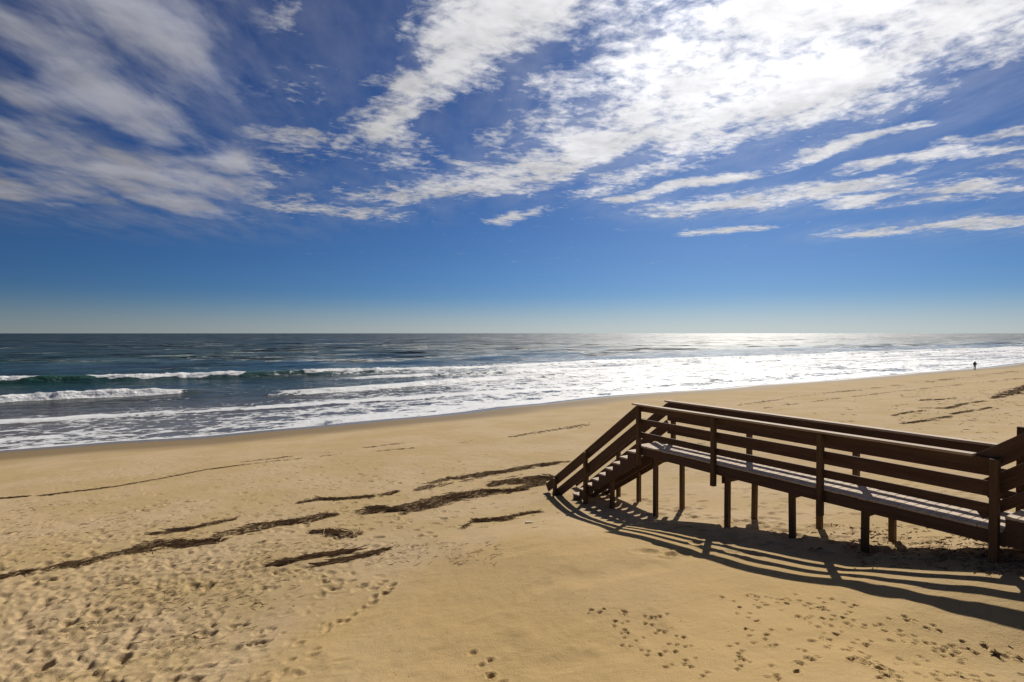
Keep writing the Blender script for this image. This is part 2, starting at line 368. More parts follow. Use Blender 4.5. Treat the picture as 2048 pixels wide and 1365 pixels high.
# ------------------------------------------------------------------ sea
def sea_material():
    m, T, b = new_mat("sea_water")
    pos = T.node('ShaderNodeNewGeometry').outputs['Position']; x, y, z = T.sep(pos)
    at = T.node('ShaderNodeAttribute', attribute_name='foam').outputs['Fac']
    sh = T.node('ShaderNodeAttribute', attribute_name='offshore').outputs['Fac']
    wv = T.node('ShaderNodeTexNoise'); T.put(wv.inputs['Vector'], pos); wv.inputs['Scale'].default_value = 0.55; wv.inputs['Detail'].default_value = 4
    pw = T.v('ADD', pos, T.v('SCALE', T.v('SUBTRACT', wv.outputs['Color'], (.5, .5, .5)), scale=2.6))
    pw = T.v('MULTIPLY', pw, (0.62, 1.0, 0.0))
    def lace(scale):
        vo = T.node('ShaderNodeTexVoronoi', feature='DISTANCE_TO_EDGE'); T.put(vo.inputs['Vector'], pw); vo.inputs['Scale'].default_value = scale
        return vo.outputs['Distance']
    l1 = lace(0.42); l2 = lace(1.15)
    nz = T.noise(T.v('MULTIPLY', pos, (.6, 1, 0)), 1.7, 7, 0.68)
    nb = T.noise(T.v('MULTIPLY', pos, (.35, 1, 0)), 0.22, 4, 0.6)
    cell = T.m('ADD', T.m('ADD', T.m('MULTIPLY', l1, 1.35), T.m('MULTIPLY', l2, .75)), T.m('MULTIPLY', T.m('SUBTRACT', nz, .5), 2.1))
    cell = T.m('ADD', cell, T.m('MULTIPLY', T.m('SUBTRACT', nb, .5), .9))
    lim = T.m('SUBTRACT', T.m('MULTIPLY', at, 1.25), 0.20)
    foam = T.m('MULTIPLY', T.rng(T.m('SUBTRACT', lim, cell), -0.02, 0.16), T.rng(at, 0.01, 0.06))
    deep = T.rng(sh, 3, 55); vdeep = T.rng(sh, 60, 400)
    c = T.mix(deep, (0.115, 0.098, 0.082, 1), (0.012, 0.045, 0.045, 1))
    c = T.mix(vdeep, c, (0.003, 0.024, 0.030, 1))
    c = T.mix(T.rng(z, 0.25, 0.9), c, (0.020, 0.075, 0.048, 1))
    streak = T.noise(T.v('MULTIPLY', pos, (.012, .05, 0)), 1.0, 4, .6)
    c = T.mix(T.m('MULTIPLY', T.rng(streak, .45, .65), .45), c, (0.002, 0.012, 0.018, 1))
    fcol = T.mix(T.rng(nz, .3, .7), (0.70, 0.70, 0.69, 1), (0.86, 0.86, 0.86, 1))
    T.l.new(T.mix(foam, c, fcol), b.inputs['Base Color'])
    T.put(b.inputs['Roughness'], T.m('ADD', T.m('MULTIPLY', foam, 0.28), T.rng(sh, 30, 200, 0.14, 0.40)))
    T.put(b.inputs['Specular IOR Level'], T.m("ADD", 0.36, T.m("MULTIPLY", foam, 0.05)))
    b.inputs['IOR'].default_value = 1.33
    pz = T.v('MULTIPLY', pos, (.55, 1, 0))
    h = T.m('ADD', T.m('MULTIPLY', T.noise(pz, .12, 3, .5), 4.0), T.m('ADD', T.m('MULTIPLY', T.noise(pz, .55, 5, .6), 1.6), T.m('MULTIPLY', T.noise(pz, 3.2, 4, .6), .30)))
    h = T.m('MULTIPLY', h, T.rng(sh, 0, 45, 0.10, 1.0))
    h = T.m('ADD', h, T.m('MULTIPLY', T.m('MULTIPLY', foam, nz), .35))
    bp = T.node('ShaderNodeBump'); bp.inputs['Distance'].default_value = 1.0; bp.inputs['Strength'].default_value = 0.75
    T.put(bp.inputs['Height'], h)
    # the chop of the open sea: facet slopes at several wavelengths
    tilt = None
    for sc_, k in ((0.035, .80), (0.11, .75), (0.4, .50), (1.7, .35)):
        n_ = T.v('SCALE', T.v('SUBTRACT', T.noise(T.v('MULTIPLY', pos, (.6, 1, 0)), sc_, 2, .5, 0, 'Color'), (.5, .5, .5)), scale=k)
        tilt = n_ if tilt is None else T.v('ADD', tilt, n_)
    tilt = T.v('MULTIPLY', T.v('SCALE', tilt, scale=T.m('MULTIPLY', T.rng(sh, 30, 120), 2.2)), (1, 1, 0))
    # mostly gentle slopes, now and then a steep facet
    tilt = T.v('SCALE', tilt, scale=T.m('ADD', 0.30, T.m('MULTIPLY', T.v('LENGTH', tilt), 3.2)))
    T.l.new(T.v('NORMALIZE', T.v('ADD', bp.outputs[0], tilt)), b.inputs['Normal'])
    return m

ss = lines([(0, 3, .08, .16), (3, 70, .19, .26), (70, 400, .35, 8), (400, 60000, 10, 8000)])
sv = np.concatenate([-lines([(24, 80, .4, 1.4), (80, 60000, 2, 8000)])[::-1], lines([(-23.7, 45, .27, .36), (45, 240, .4, 1.8), (240, 60000, 3, 8000)])])
S, V = np.meshgrid(ss, sv, indexing='ij')
U = shore_line(sv)[None, :] + S
def crest(u0, amp, front, rear, k=0.0):
    """a wave crest: steep shoreward face, long back"""
    q = U - u0
    return amp * np.where(q < 0, np.exp(-(q / front) ** 2), np.exp(-(q / rear) ** 2))
wob = lambda s, a, f: (a * (vn(sv * f, sv * 0 + s, int(s)) - .5) * 2)[None, :]
cu1 = 108.5 + wob(1, 3, .03) + wob(2, .8, .15) + .02 * np.clip(V, -40, 400)
amp1 = (0.95 + .25 * wob(3, 1, .05)) * sstep(V, 60, 20) + .55 * sstep(V, 20, 60) * (.6 + .5 * wob(4, 1, .03))
h = crest(cu1, amp1, 1.9, 5.5)
cu2 = 82.0 + wob(5, 1.5, .06) + wob(6, .5, .3)
a2 = .62 * sstep(V, 7, -1) * (.85 + .3 * wob(7, 1, .2))
h += crest(cu2, a2, .8, 3.5)
cu3 = 74.0 + .16 * np.clip(V - 15, 0, 60) + wob(8, 1.6, .06) + wob(9, .5, .3)
a3 = .50 * sstep(V, 8, 18) * (.7 + .4 * wob(10, 1, .08))
h += crest(cu3, a3, .9, 4)
cu4 = 93 + wob(11, 2.5, .05) + wob(12, .6, .3)
a4 = .45 * sstep(V, 10, 35) * (.6 + .6 * wob(13, 1, .05))
h += crest(cu4, a4, 1.2, 4)
cu5 = 61.5 + wob(14, 2.5, .05) + wob(15, .6, .3)
a5 = .16 * (.6 + .6 * wob(16, 1, .07)); h += crest(cu5, a5, .6, 3)
swell = .16 * np.sin((U + 6 * fbm(V * .02, U * .02, 2, 50)) / 17 * 2 * math.pi) * sstep(S, 66, 90) 
h += (swell + .22 * fbm(V * .10, U * .28, 4, 51, .6) * sstep(S, 20, 70) + .10 * fbm(V * .5, U * 1.0, 3, 52, .6) * sstep(S, 4, 22)) * sstep(S, 3000, 300)
# ---- foam amount
lo = fbm(V * .06, U * .10, 3, 60, .6); lo2 = fbm(V * .18, U * .3, 3, 61, .6)
right = sstep(V, 5, 60)
F = .44 * sstep(S, 30, 14) + .22 * sstep(S, 9, 1)
F = F * (1 - .18 * sstep(V, 10, -10))
F = np.maximum(F, (.14 + .36 * right) * sstep(S, 46, 22))
F = np.maximum(F, (.02 + .50 * right) * sstep(S, 70 + 10 * right, 54) )
F += .40 * lo + .30 * lo2 - .11 * sstep(sv[None, :], 45, 0)
F *= sstep(S, 82 + 10 * right, 58 + 10 * right)
def band(u0, shoreward, seaward, amt, gate): 
    q = U - u0; return amt * gate * sstep(q, -shoreward, -shoreward * .55) * sstep(q, seaward, seaward * .45)
brk = np.maximum(sstep(vn(sv * .055 + 3.55, sv * 0 + .5, 70)[None, :], .46, .52), sstep(V, 26, 40) * .8)
vj = sv[None, :] + 1.2 * wob(21, 1, .5)
brk = np.where(V < 22, sstep(vj, -14, -18) + sstep(vj, -10.5, -6) * sstep(vj, 14.5, 9.5) + .35 * sstep(vj, 16, 22), brk)
F = np.maximum(F * (1 - .9 * band(cu1, 6, 9, 1, sstep(V, 28, 14))), 0)
q1 = U - cu1 - .3; rag = .5 + .9 * vn(V * .55, V * 0 + U * .15, 71) * 1.0
top1 = 1.5 * brk * sstep(q1, -2.3 * rag * brk, -1.0 * rag * brk) * sstep(q1, 2.0 * rag, .6 * rag)
F = np.maximum(F, top1)
F = np.maximum(F, band(cu2, 1.6, 3.2, 1.5, sstep(V, 4, -1)))
F = np.maximum(F, band(cu3, 1.8, 6.0, 1.25, sstep(V, 9, 18) * (.75 + .4 * wob(17, 1, .1))))
F = np.maximum(F, band(cu4, 1.6, 4.0, 1.2, sstep(V, 14, 34) * (.6 + .6 * wob(18, 1, .07))))
F = np.maximum(F, band(cu5, .8, 3.0, .95, .8 + .4 * wob(19, 1, .1)))
F = np.maximum(F, 1.3 * sstep(S, .75, .25) * (.75 + .5 * wob(20, 1, .3)))
F = np.clip(F, 0, 1.5)
# foam of breaking crests is lumpy
lump = np.clip(F - .95, 0, .5) * 2
h += lump * (.42 * fbm(V * 1.1, U * 1.4, 3, 80, .6) + .10 * (vn(V * 2.6, U * 3.0, 81) - .5) + .10) * sstep(S, 6, 12)
Zs = np.maximum(h * sstep(S, 0, 10) + .01 * sstep(S, 0, 1), base_z(V, U) + .006 + .03 * sstep(S, 0, .6))
sea_me = grid_mesh("sea", V, U, Zs)
for nm, arr in (('foam', F), ('offshore', np.minimum(S, 4000))):
    a = sea_me.attributes.new(nm, 'FLOAT', 'POINT'); a.data.foreach_set('value', arr.astype(np.float32).ravel())
sea = link("sea", sea_me, sea_material()); tag(sea, kind='structure')


# ------------------------------------------------------------------ wood
def wood_material(name, c0, c1, c2, rough=.75, bleach=0.0):
    m, T, b = new_mat(name)
    tcn = T.node('ShaderNodeTexCoord').outputs['Object']
    rnd = T.node('ShaderNodeObjectInfo').outputs['Random']
    off = T.v('ADD', tcn, T.xyz(T.m('MULTIPLY', rnd, 37.0), T.m('MULTIPLY', rnd, 11.0), T.m('MULTIPLY', rnd, 5.0)))
    g = T.noise(T.v('MULTIPLY', off, (1.2, 28, 28)), 1.0, 6, .6, .4)
    g2 = T.noise(T.v('MULTIPLY', off, (4.0, 120, 120)), 1.0, 3, .6)
    st = T.noise(T.v('MULTIPLY', off, (1.0, 4, 4)), 1.3, 4, .6)
    c = T.mix(T.rng(g, .35, .68), c0, c1)
    c = T.mix(T.m('MULTIPLY', T.rng(st, .45, .75), .55), c, c2)
    c = T.mix(T.m('MULTIPLY', T.m('SUBTRACT', rnd, .5), .5, clamp=True), c, c1)
    T.l.new(c, b.inputs['Base Color']); b.inputs['Roughness'].default_value = rough; b.inputs['Specular IOR Level'].default_value = .25
    bp = T.node('ShaderNodeBump'); bp.inputs['Distance'].default_value = .004; bp.inputs['Strength'].default_value = .6
    T.put(bp.inputs['Height'], T.m('ADD', g, T.m('MULTIPLY', g2, .4))); T.l.new(bp.outputs[0], b.inputs['Normal'])
    return m
M_RAIL = wood_material("brown_timber", (.085, .046, .026, 1), (.125, .072, .043, 1), (.055, .029, .016, 1))
M_POST = wood_material("brown_post_timber", (.105, .060, .028, 1), (.145, .088, .043, 1), (.068, .037, .018, 1))
M_DECK = wood_material("weathered_deck_timber", (.50, .40, .30, 1), (.60, .49, .38, 1), (.35, .265, .19, 1), .8)
M_CAP = wood_material("weathered_cap_timber", (.42, .32, .22, 1), (.52, .41, .30, 1), (.30, .21, .135, 1), .75)

def beam(name, p0, p1, w, h, mat, parent, up=Vector((0, 0, 1)), ch=.005, end=0.0):
    """a sawn board from p0 to p1: w across, h along 'up', arrises eased"""
    p0 = Vector(p0); p1 = Vector(p1); L = (p1 - p0).length; X = (p1 - p0).normalized()
    Y = up.cross(X).normalized(); Z = X.cross(Y).normalized()
    a, b = w / 2, h / 2; c = min(ch, a * .5, b * .5)
    sec = [(-a + c, -b), (a - c, -b), (a, -b + c), (a, b - c), (a - c, b), (-a + c, b), (-a, b - c), (-a, -b + c)]
    bow = random.gauss(0, .0012) * L
    vs = []
    for (t, dz_) in ((-.5, 0), (0, bow), (.5, 0)):
        vs += [(t * L, y, z + dz_) for (y, z) in sec]
    fs = [tuple(range(7, -1, -1)), tuple(range(16, 24))]
    for r in (0, 8):
        fs += [(r + i, r + (i + 1) % 8, r + 8 + (i + 1) % 8, r + 8 + i) for i in range(8)]
    me = bpy.data.meshes.new(name); me.from_pydata(vs, [], fs); me.update()
    o = link(name, me, mat, parent)
    c_ = (p0 + p1) / 2
    q_ = parent.location if parent is not None else Vector((0, 0, 0))
    o.location = c_ - q_; o.rotation_euler = Matrix(((X.x, Y.x, Z.x), (X.y, Y.y, Z.y), (X.z, Y.z, Z.z))).to_euler()
    return o
def prism(name, pts, v0, v1, mat, parent):
    """a polygon in the (u, z) plane, v0..v1 thick"""
    n = len(pts); cu = sum(p[0] for p in pts) / n; cz = sum(p[1] for p in pts) / n; cv = (v0 + v1) / 2
    dr = Vector((0, pts[1][0] - pts[0][0], pts[1][1] - pts[0][1])).normalized()
    vs = [(v0 - cv, u - cu, z - cz) for (u, z) in pts] + [(v1 - cv, u - cu, z - cz) for (u, z) in pts]
    fs = [tuple(range(n)), tuple(range(2 * n - 1, n - 1, -1))] + [(i, i + n, (i + 1) % n + n, (i + 1) % n) for i in range(n)]
    me = bpy.data.meshes.new(name); me.from_pydata(vs, [], fs)
    bm = bmesh.new(); bm.from_mesh(me); bmesh.ops.recalc_face_normals(bm, faces=bm.faces); bmesh.ops.triangulate(bm, faces=[f for f in bm.faces if len(f.verts) > 4]); bm.to_mesh(me); bm.free()
    o = link(name, me, mat, parent); o.location = Vector((cv, cu, cz)) - parent.location
    return o

# ------------------------------------------------------------------ the walkway
DK = 4.84                                        # deck surface
NV, FV = 9.68, 10.75                             # outer faces of the two rim boards
walk = bpy.data.objects.new("beach_walkway", None); COL.objects.link(walk); walk.location = (10.2, 9.0, 3.3); walk.empty_display_size = .3
bpy.context.view_layer.update()
tag(walk, "dark brown timber boardwalk on posts with railings and stairs down to the sand", "boardwalk")
J = lambda s=.003: random.gauss(0, s)
U0, U1 = 3.02, 10.0                              # landward and seaward end of the level deck
# deck boards
u = U0 + .07
while u < U1 - .05:
    beam("deck_board", (NV - .012 + J(.004), u, DK - .019 + J(.0012)), (FV + .012 + J(.004), u + J(.001), DK - .019 + J(.0012)), .139, .036, M_DECK, walk)
    u += .1445
# rim boards and joists
for v in (NV + .019, FV - .019):
    beam("rim_board", (v, U0 - .021, DK - .133), (v, U1, DK - .133), .038, .19, M_RAIL, walk)
beam("rim_board", (NV + .040, U1 - .019, DK - .133), (FV - .040, U1 - .019, DK - .133), .038, .19, M_RAIL, walk)
for v in (10.0, 10.42):
    beam("joist", (v, U0 + .02, DK - .133), (v, U1 - .05, DK - .133), .038, .188, M_RAIL, walk)
# support posts and cross beams
for (uu, cross) in ((9.45, 1), (7.48, 1), (6.10, 0), (4.83, 0)):
    for v in (NV + .092, FV - .092):
        g = ground(v, uu); lean = J(.012)
        beam("support_post", (v + lean, uu + J(.01), g - .6), (v, uu, DK - .232 + (0 if cross else .19)), .095, .095, M_POST, walk, up=Vector((0, 1, 0)))
    if cross:
        beam("cross_beam", (NV + .02, uu + .07, DK - .312), (FV - .02, uu + .07, DK - .312), .04, .16, M_RAIL, walk)
    else:
        beam("cross_beam", (NV + .145, uu + .07, DK - .312), (FV - .145, uu + .07, DK - .312), .04, .15, M_RAIL, walk)
# rail posts stand outside the rim boards
for (uu, pn, pf) in ((9.86, .46, .46), (7.72, .47, .47), (5.50, .47, .47)):
    for (v, dn) in ((NV - .051, pn), (FV + .051, pf)):
        beam("railing_post", (v, uu, DK - dn), (v + J(.004), uu + J(.004), DK + .938), .096, .096, M_POST, walk, up=Vector((0, 1, 0)))
beam("railing_post", (NV - .051, 3.10, ground(NV, 3.1) - .6), (NV - .051, 3.10, DK + .952), .10, .10, M_POST, walk, up=Vector((0, 1, 0)))
beam("railing_post", (FV + .051, 3.16, ground(FV, 3.2) - .6), (FV + .051, 3.16, DK + 1.28), .10, .10, M_POST, walk, up=Vector((0, 1, 0)))
# level rails: three boards and a flat cap
for (v, sgn) in ((NV + .019, 1), (FV - .019, -1)):
    for zc in (.875, .560, .245):
        us = [3.06, 5.50, 9.98]
        if zc == .560: us = [3.06, 7.72, 9.98]
        for a, b_ in zip(us[:-1], us[1:]):
            beam("rail_board", (v, a + .002, DK + zc + J(.002)), (v, b_ - .002, DK + zc + J(.002)), .038, .14, M_RAIL, walk)
    vc = v - sgn * .035
    for a, b_ in ((3.34, 7.70), (7.704, 10.05)):
        beam("cap_rail", (vc, a, DK + .966), (vc, b_, DK + .966 + J(.002)), .165, .036, M_CAP, walk)

# stairs down to the beach
SL = math.tan(math.radians(36.0)); RUN, RISE, NT_ = .268, .1947, 10
us0 = 9.985
def nose(uu): return DK - SL * (uu - us0)
for v in (NV + .020, 10.215, FV - .020):
    top_u = us0 + .04
    saw = []
    for k in range(NT_):
        z_ = DK - .038 - (k + 1) * RISE
        saw.append((top_u + k * RUN, z_)); saw.append((top_u + (k + 1) * RUN - .002, z_))
    saw += [(saw[-1][0], saw[-1][1] - .22), (top_u, DK - .038 - RISE - .30)]
    prism("stair_stringer", saw, v - .019, v + .019, M_RAIL, walk)
for k in range(NT_ - 1):
    z_ = DK - (k + 1) * RISE - .019; a = us0 + .045 + k * RUN
    for off, wd in ((.066, .128), (.200, .130)):
        beam("stair_tread", (NV - .012 + J(.004), a + off, z_), (FV + .012 + J(.004), a + off, z_ + J(.001)), wd, .036, M_DECK, walk)
for v in (NV + .075, FV - .075):
    uu = 10.92
    beam("support_post", (v, uu, ground(v, uu) - .6), (v, uu, nose(uu) - .30), .095, .095, M_POST, walk, up=Vector((0, 1, 0)))
# stair rails: two wide boards, posts outside
def ztop(uu): return 5.79 - .7265 * (uu - 9.97)
cosA = math.cos(math.radians(36.0)); NRM = Vector((0, math.sin(math.radians(36)), math.cos(math.radians(36))))
def sloped(v, ua, ub, dz_, wide, zt, name="rail_board", nrm=NRM):
    a = Vector((v, ua, zt(ua) + dz_)) - nrm * wide / 2; b_ = Vector((v, ub, zt(ub) + dz_)) - nrm * wide / 2
    return beam(name, a, b_, .038, wide, M_RAIL, walk, up=nrm)
for (v, sgn) in ((NV + .019, 1), (FV - .019, -1)):
    sloped(v, 10.02, 13.76, 0.0, .238, ztop)
    sloped(v, 10.02, 13.45, -.415, .238, ztop)
    for uu in (11.84, 13.22):
        vv = v - sgn * .070
        beam("railing_post", (vv, uu, ground(vv, uu) - .5), (vv, uu, ztop(uu) - .095), .096, .096, M_POST, walk, up=Vector((0, 1, 0)))
# steps up at the landward end, rails rising with them
NRM2 = NRM
def zup(uu): return 5.80 + .7265 * (3.36 - uu)
NUP = 5
for k in range(NUP):
    z_ = DK + (k + 1) * RISE - .019; a = U0 - .02 - k * RUN
    for off, wd in ((.066, .128), (.200, .130)):
        beam("stair_tread", (NV - .012, a - off, z_), (FV + .012, a - off, z_), wd, .036, M_DECK, walk)
for v in (NV + .020, 10.215, FV - .020):
    saw = []
    top_u = U0 - .022
    for k in range(NUP):
        z_ = DK - .038 + (k + 1) * RISE
        saw.append((top_u - k * RUN, z_)); saw.append((top_u - (k + 1) * RUN + .002, z_))
    saw += [(saw[-1][0], saw[-1][1] - .40), (top_u - .30, DK - .21), (top_u, DK - .21)]
    prism("stair_stringer", saw, v - .019, v + .019, M_RAIL, walk)
for (v, sgn) in ((NV + .060, 1), (FV - .060, -1)):
    for dz_, wide, st in ((0.0, .238, .10), (-.400, .238, .0), (-.79, .14, .0)):
        sloped(v, (3.34 if sgn > 0 else 3.50) + st, 1.60, dz_, wide, zup, nrm=NRM2)
# the upper deck those steps lead to
UT = DK + NUP * RISE; ub0 = U0 - .02 - NUP * RUN
u = ub0 - .08
while u > -3.2:
    beam("deck_board", (NV - .012, u, UT - .019 + J(.001)), (FV + .012, u, UT - .019 + J(.001)), .139, .036, M_DECK, walk); u -= .1445
for v in (NV + .019, FV - .019):
    beam("rim_board", (v, -3.2, UT - .133), (v, ub0 - .012, UT - .133), .038, .19, M_RAIL, walk)
for (v, sgn) in ((NV + .019, 1), (FV - .019, -1)):
    for uu in (1.5, -.7, -2.9):
        vv = v - sgn * .070
        beam("railing_post", (vv, uu, ground(vv, uu) - .5), (vv, uu, UT + .938), .096, .096, M_POST, walk, up=Vector((0, 1, 0)))
    for zc in (.875, .560, .245):
        beam("rail_board", (v, -3.2, UT + zc), (v, 1.55, UT + zc), .038, .14, M_RAIL, walk)
    beam("cap_rail", (v - sgn * .035, -3.2, UT + .966), (v - sgn * .035, 1.62, UT + .966), .165, .036, M_CAP, walk)


# ------------------------------------------------------------------ dried reeds washed up
def reed_material(name, a, b_, c_):
    m, T, b = new_mat(name)
    pos = T.node('ShaderNodeNewGeometry'); n = T.noise(pos.outputs['Position'], 7.0, 4, .6); isl = pos.outputs['Random Per Island']
    c = T.mix(T.rng(n, .35, .65), a, b_); c = T.mix(T.m('MULTIPLY', T.rng(isl, .35, .9), .85), c, c_)
    T.l.new(c, b.inputs['Base Color']); b.inputs['Roughness'].default_value = .85; b.inputs['Specular IOR Level'].default_value = .1
    return m
M_REED = reed_material("dried_reed", (.15, .092, .046, 1), (.26, .17, .088, 1), (.48, .36, .20, 1))
def sticks(vs, fs, c, ang, ln, wd, lift, tilt):
    """one reed: a thin three-sided straw lying on the sand, slightly bent"""
    ca, sa = math.cos(ang), math.sin(ang); i0 = len(vs); bend = random.gauss(0, .06) * ln
    for t, k in ((-.5, .8), (0.05, 1.0), (.5, .5)):
        x = c[0] + ca * ln * t - sa * bend * (1 - 4 * t * t); y = c[1] + sa * ln * t + ca * bend * (1 - 4 * t * t); z = c[2] + lift + tilt * t * ln
        w = wd * k
        vs += [(x - sa * w, y + ca * w, z), (x + sa * w, y - ca * w, z), (x, y, z + w * 1.5)]
    for r in (0, 3):
        b = i0 + r
        fs += [(b, b + 3, b + 4, b + 1), (b + 1, b + 4, b + 5, b + 2), (b + 2, b + 5, b + 3, b)]
def wrack(name, polys, label, n, cat="dried reeds", group="dried reed wrack along the beach", thick=.05, width=None, seed=1, kind=None, ln=(.12, .5), stick_w=.007, heap=True, spread=.4, gate=(.30, .50), gfreq=1.7):
    """polys: list of pixel polylines with half widths in metres"""
    random.seed(seed); r = random.Random(seed)
    vs, fs = [], []
    segs = []
    for pl in polys:
        pts = [(*hit(p[0], p[1]), p[2] * .8) for p in pl]
        for a, b_ in zip(pts[:-1], pts[1:]): segs.append((a, b_, math.hypot(b_[0] - a[0], b_[1] - a[1])))
    if heap:
        # the heap itself: an uneven, ragged mat
        for pl in polys:
            pts = [(*hit(p[0], p[1]), p[2] * .8) for p in pl]
            P_ = []
            for a, b_ in zip(pts[:-1], pts[1:]):
                L = math.hypot(b_[0] - a[0], b_[1] - a[1]); k = max(3, int(L / .05))
                for i in range(k):
                    t = i / k; P_.append((a[0] + (b_[0] - a[0]) * t, a[1] + (b_[1] - a[1]) * t, a[2] + (b_[2] - a[2]) * t, math.atan2(b_[1] - a[1], b_[0] - a[0])))
            P_.append((*pts[-1], P_[-1][3])); M = 15; i0 = len(vs); K = len(P_)
            for i, (x, y, hw, an) in enumerate(P_):
                e = min(1, i / 6, (K - 1 - i) / 6)
                gt_ = max(0, min(1, (vs1(x * gfreq + 3, y * gfreq, 200 + seed) - gate[0]) / (gate[1] - gate[0]))); e *= gt_
                w1 = hw * e * (.3 + 1.5 * (vs1(x * 3.1 + 5, y * 3.1, 90 + seed))) ; w2 = hw * e * (.3 + 1.5 * (vs1(x * 3.1, y * 3.1 + 9, 120 + seed)))
                off = hw * .7 * ((vs1(x * 1.1, y * 1.1, 150 + seed)) - .5)
                for j in range(M):
                    q = -1 + 2 * j / (M - 1); s = off + (q * w1 if q < 0 else q * w2)
                    X = x - math.sin(an) * s; Y = y + math.cos(an) * s
                    n_ = .45 * (.65 * vs1(X * 2.6, Y * 3.4, 300 + seed) + .35 * vs1(X * 8, Y * 8, 301 + seed)) + .25 * vs1(X * 5.5, Y * 5.5, 60 + seed) + .3 * vs1(X * 15, Y * 15, 61 + seed)
                    th = thick * (e * (1.15 - q * q * 1.25) * (n_ * 3.4 - 1.60)) - (.02 if abs(q) > .95 or e < .05 else 0) - .004
                    vs.append((X, Y, ground(X, Y) + th))
            for i in range(K - 1):
                for j in range(M - 1):
                    b = i0 + i * M + j; fs.append((b, b + 1, b + M + 1, b + M))
    tot = sum(s[2] * (s[0][2] + s[1][2] + .02) for s in segs)
    for (a, b_, L) in segs:
        an = math.atan2(b_[1] - a[1], b_[0] - a[0])
        for i in range(int(n * L * (a[2] + b_[2] + .02) / tot)):
            t = r.random(); hw = (a[2] + (b_[2] - a[2]) * t) * 1.15; s = max(-2.4, min(2.4, r.gauss(0, .70))) * hw
            x = a[0] + (b_[0] - a[0]) * t - math.sin(an) * s; y = a[1] + (b_[1] - a[1]) * t + math.cos(an) * s
            if kind == 'stuff' and vs1(x * gfreq + 3, y * gfreq, 200 + seed) < gate[0] + (gate[1] - gate[0]) * r.random(): continue
            if kind != 'stuff' and .65 * vs1(x * 2.6, y * 3.4, 300 + seed) + .35 * vs1(x * 8, y * 8, 301 + seed) < r.uniform(.36, .56): continue
            random.seed(r.random())
            sticks(vs, fs, (x, y, ground(x, y)), an + r.gauss(0, spread), r.uniform(*ln), stick_w * r.uniform(.6, 1.5), (thick * .9 * r.random() * max(0, 1 - (s / hw) ** 2) if heap else 0) + .003, r.gauss(0, .08))
    cx = sum(p[0] for p in vs) / len(vs); cy = sum(p[1] for p in vs) / len(vs); cz = min(p[2] for p in vs)
    me = bpy.data.meshes.new(name); me.from_pydata([(x - cx, y - cy, z - cz) for (x, y, z) in vs], [], fs); me.update()
    o = link(name, me, M_REED); o.location = (cx, cy, cz)
    tag(o, label, cat if kind != 'stuff' else None, group if kind != 'stuff' else None, kind)
    return o
N = "reed_wrack"
wrack(N, [[(-120, 1175, .12), (0, 1156, .12), (120, 1135, .16), (170, 1126, .16), (230, 1110, .08), (275, 1101, .10)]], "long dark ribbon of dried reeds running in from the left edge of the beach", 1500, seed=1)
wrack(N, [[(262, 1104, .10), (320, 1094, .26), (374, 1090, .20), (433, 1083, .12), (450, 1080, .03)], [(286, 1092, .05), (330, 1082, .16), (374, 1077, .06)]], "wide two-layered heap of reeds where the left ribbon swells", 1800, seed=2)
wrack(N, [[(297, 1069, .06), (350, 1062, .13), (385, 1058, .08), (464, 1040, .05)]], "thin feathery streak of reeds above the left heap", 700, seed=3)
wrack(N, [[(440, 1072, .06), (470, 1064, .24), (520, 1054, .24), (560, 1047, .18), (610, 1042, .16), (650, 1032, .22), (672, 1034, .05)]], "long dark heap of reeds left of centre, ending in a blunt tip", 1800, seed=4)
wrack(N, [[(622, 1066, .03), (650, 1064, .14), (680, 1068, .17), (706, 1072, .16), (716, 1064, .03)]], "small bird-shaped clump of reeds below the blunt-tipped heap", 650, seed=5)
wrack(N, [[(716, 1024, .05), (740, 1019, .14), (765, 1018, .05)], [(728, 1029, .05), (780, 1022, .22), (810, 1020, .26), (850, 1010, .38), (880, 1000, .34), (930, 993, .30), (965, 985, .26), (1010, 984, .14), (1050, 980, .05)]], "largest, thickest bank of dried reeds in the middle of the beach", 4200, thick=.09, seed=6)
wrack(N, [[(985, 972, .10), (1020, 965, .36), (1050, 960, .42), (1080, 956, .36), (1110, 958, .2)], [(1040, 978, .05), (1090, 966, .2)]], "scattered tangle of reeds at the foot of the stairs", 3000, gate=(.35, .6), seed=7)
wrack(N, [[(836, 981, .06), (870, 970, .26), (895, 962, .34), (930, 956, .30), (975, 948, .26), (1010, 944, .16), (1055, 935, .22), (1090, 930, .20), (1135, 924, .12)]], "long loose streak of reeds behind the thickest bank", 3200, gate=(.38, .62), seed=8)
wrack(N, [[(606, 1006, .04), (640, 999, .14), (675, 1000, .06), (700, 998, .03), (730, 995, .1), (760, 992, .05), (792, 985, .09)]], "faint broken streak of reeds behind the bird-shaped clump", 700, seed=9)
wrack(N, [[(548, 1130, .02), (590, 1121, .06), (640, 1112, .06), (712, 1101, .015)]], "thin upper one of two parallel bundles of straight reeds", 500, ln=(.25, .7), spread=.14, thick=.03, seed=10)
wrack(N, [[(640, 1130, .02), (690, 1120, .07), (720, 1114, .08), (764, 1103, .015)]], "lower one of two parallel bundles of straight reeds", 500, ln=(.25, .7), spread=.14, thick=.03, seed=11)
wrack(N, [[(928, 1056, .03), (955, 1044, .17), (975, 1043, .15), (1010, 1039, .12), (1040, 1031, .06), (1074, 1025, .03)]], "broom-shaped clump of reeds lying left of the stair shadow", 1000, ln=(.15, .5), seed=12)
wrack(N, [[(1985, 798, .2), (2018, 790, .8), (2048, 777, .9), (2110, 760, .6)]], "dark bank of reeds at the right edge beyond the boardwalk", 1800, stick_w=.008, thick=.16, ln=(.3, .9), seed=13)
